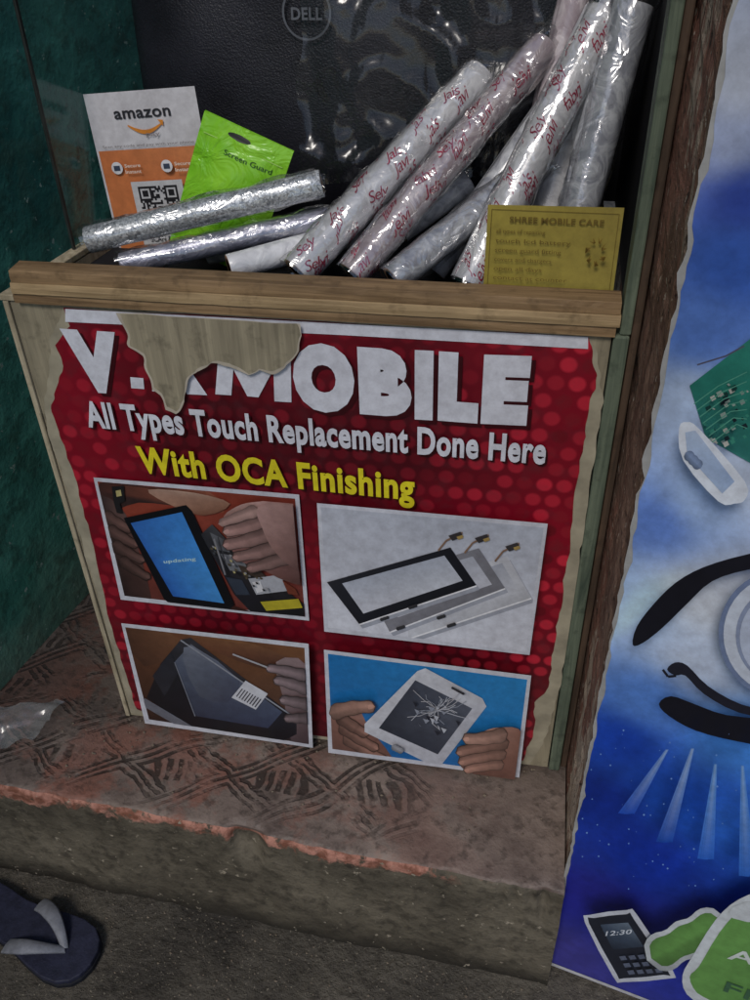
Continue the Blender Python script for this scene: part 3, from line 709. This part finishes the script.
for cx_ in (-.047,.02):
    sa.raw([(cx_+.0075*math.cos(k*.4),.008+.0075*math.sin(k*.4)) for k in range(16)],(222,222,226));sa.raw([(cx_-.004,.005),(cx_+.004,.005),(cx_+.004,.011),(cx_-.004,.011)],(60,70,90))
    for r,t_ in enumerate(("Secure","Instant")): sa.text(t_,cx_+.011,.0085-r*.007,cx_+.032,.0085-r*.007,.004,(236,220,206),bold=.02)
sa.raw([(-.031,-.088),(.037,-.088),(.037,-.008),(-.031,-.008)],(206,206,208))
random.seed(11);q=21;g=.052/q;lay=sa.layer+1
for i in range(q):
    for j in range(q):
        corner=(i<7 and j>=q-7) or (i>=q-7 and j>=q-7) or (i<7 and j<7)
        if corner:
            a_=i if i<7 else i-(q-7);b_=j if j<7 else j-(q-7);on=a_ in(0,6) or b_ in(0,6) or (2<=a_<=4 and 2<=b_<=4)
        else: on=random.random()<.5
        if on:
            xx=-.023+i*g;zz=-.066+j*g;sa.raw([(xx,zz),(xx+g,zz),(xx+g,zz+g),(xx,zz+g)],(34,32,36),0,lay)
sa.layer=lay
sa.text("SCAN & PAY",-.02,-.083,.026,-.083,.007,(60,60,64),bold=.01)
sa.build("printed_card",CARD,am)
prism("card_back",[(-.548,.2),(-.412,.2),(-.412,.202),(-.548,.202)],1.001,1.03,simple("board",(190,186,180),.8),am)
# green pouch
m=M("green_pouch",.3,.5);m.col(m.mix(m.step(m.noise(12,3),.35,.65),lin((112,186,34)),lin((150,214,56))));m.bump(m.noise(26,3,.6,None,1),.9,.008);GP=m.m
gp=empty("green_pouch")
gpl=sign_place(-.369,1.086,-.386,.15,.12)
def gplace(x,z,h): return gpl(x,z,h+.010*math.cos(max(-1,min(1,x/.058))*1.57)*math.cos(max(-1,min(1,z/.085))*1.57)+.0015*noise.noise((x*60,z*60,0)))
v=[];f=[];a=22;b=30
for side in (1,0):
    o_=len(v)
    for j in range(b+1):
        for i in range(a+1):
            x=-.056+.112*i/a;z=-.085+.165*j/b
            p=gplace(x,z,0) if side else gpl(x,z,-.003);v.append(p)
    for j in range(b):
        for i in range(a):
            k=o_+j*(a+1)+i;f.append((k,k+1,k+a+2,k+a+1))
mesh("pouch_body",v,f,GP,gp,True)
ga=Art(idn,gplace,.0006)
ga.raw([(-.008+.009*math.cos(k*.35)*(1.6 if abs(math.cos(k*.35))>.5 else 1),.069+.0035*math.sin(k*.35)) for k in range(18)],(20,24,22))
ga.text("Screen Guard",-.02,.046,.04,.046,.006,(26,70,30),bold=.0)
ga.raw([(-.05,.058),(.05,.058),(.05,.0592),(-.05,.0592)],(180,230,110))
ga.build("pouch_print",CARD,gp)
# yellow card
yc=empty("yellow_card")
ya=Art(idn,lambda x,z,h:(x+.017,.027+(z+.04)*.12-h,z+1.088),.0005)
ya.raw([(-.068,-.046),(.068,-.046),(.068,.048),(-.068,.046)],[(150,136,54),(156,142,66),(146,130,60),(164,148,62)])
ink=(112,92,34)
for a_,b_,c_,d_ in ((-.064,-.040,.064,-.0395),(-.064,.0415,.064,.042),(-.064,-.040,-.0635,.042),(.0635,-.040,.064,.042)): ya.raw([(a_,b_),(c_,b_),(c_,d_),(a_,d_)],ink)
ya.text("SHREE MOBILE CARE",-.045,.030,.05,.030,.006,ink,bold=.02)
for i,t in enumerate(["all types of repairing","touch lcd battery","screen guard fitting","covers and chargers","open all days","contact at counter"]):
    ya.text(t,-.058,.019-i*.0095,-.058+.05+.009*(i*7%4),.019-i*.0095,.0042,ink,bold=.0)
for k in range(7):
    a_=k*.9;ya.raw([(.045+.011*math.cos(a_+j*.2)*(.5+.5*(j%2)),.006+.015*math.sin(a_+j*.2)*(.6+.4*(j%2))) for j in range(4)],(126,102,36))
ya.build("printed_card",CARD,yc)
# ================================================================ SMALL THINGS
RUB=simple("navy_rubber",(40,42,60),.6,.3,60,.6);SOLE=simple("sole_edge",(22,24,32),.7);STR=simple("grey_strap",(120,122,130),.55,.25,60,.4)
fl=empty("flip_flop")
toe=Vector((-.592,-.300));hl=Vector((-.846,-.222));ax=(toe-hl).normalized();pr=Vector((-ax.y,ax.x));Lf=(toe-hl).length
prof=[(0,0),(.01,.018),(.04,.031),(.1,.036),(.2,.036),(.35,.033),(.5,.036),(.65,.044),(.78,.048),(.88,.045),(.95,.034),(.985,.02),(1,0)]
out=[]
for t,w0 in prof: out.append((t,w0*1.13))
for t,w0 in reversed(prof[1:-1]): out.append((t,-w0*1.05))
def lay(z0_,z1_,sc,mat,nm):
    P=[]
    for t,w0 in out: q=hl+ax*(Lf*((t-.5)*sc+.5))+pr*w0*sc;P.append((q.x,q.y))
    prism(nm,P,z0_,z1_,mat,fl,.002)
lay(.002,.012,1.0,SOLE,"outsole");lay(.0122,.022,.985,RUB,"footbed")
def strap(pts,w0,w1,nm):
    P=[Vector(p) for p in pts];v=[];f=[];n=20
    pd=Vector((ax.x,ax.y,0))
    for i in range(n+1):
        t=i/n;p=P[0]*(1-t)**2+P[1]*2*t*(1-t)+P[2]*t*t
        tg=(P[1]-P[0])*(1-t)+(P[2]-P[1])*t;sd=Vector((tg.y,-tg.x,0)).normalized()*(w0+(w1-w0)*min(1,t*1.6))
        for dz,k in ((0,-1),(.003,-.8),(.005,0),(.003,.8),(0,1),(-.002,0)): v.append(p+sd*k+Vector((0,0,dz)))
    for i in range(n):
        for k in range(6): f.append((i*6+k,i*6+(k+1)%6,(i+1)*6+(k+1)%6,(i+1)*6+k))
    mesh(nm,v,f,STR,fl,True)
pt=hl+ax*Lf*.80
e1=hl+ax*Lf*.46+pr*.040;e2=hl+ax*Lf*.46-pr*.037;mid=hl+ax*Lf*.66
strap([(pt.x,pt.y,.021),(mid.x+pr.x*.034,mid.y+pr.y*.034,.062),(e1.x,e1.y,.021)],.006,.013,"strap_inner")
strap([(pt.x,pt.y,.0215),(mid.x-pr.x*.034,mid.y-pr.y*.034,.062),(e2.x,e2.y,.021)],.006,.013,"strap_outer")
crumple("plastic_wrapper",(-.88,-.125,.266),(.155,.04,0),(.015,.085,0),(0,0,1),24,18,.013,2.2,film("wrapper",.08,scale=16,face=.35,rough=.2,milk=.16),5)
# grit
v=[];f=[];random.seed(2)
for k in range(420):
    if k<220: x=random.uniform(-.9,.1);p=Vector((x,fy(x)-abs(random.gauss(0,.07))-.006,.001))
    elif k<320: p=Vector((random.uniform(-.6,.09),-abs(random.gauss(0,.012))-.003,.2625))
    else: p=Vector((random.uniform(-.8,.1),random.uniform(-.14,-.01),.2625))
    r=random.uniform(.0006,.0026);b=len(v)
    for q in ((1,0,0),(-1,0,0),(0,1,0),(0,-1,0),(0,0,1),(0,0,-.5)): v.append(p+Vector(q)*r*random.uniform(.6,1.4))
    f+=[(b+i,b+j,b+k2) for i,j,k2 in ((0,2,4),(2,1,4),(1,3,4),(3,0,4),(2,0,5),(1,2,5),(3,1,5),(0,3,5))]
mesh("grit",v,f,simple("grit_mat",(120,108,94),.9))
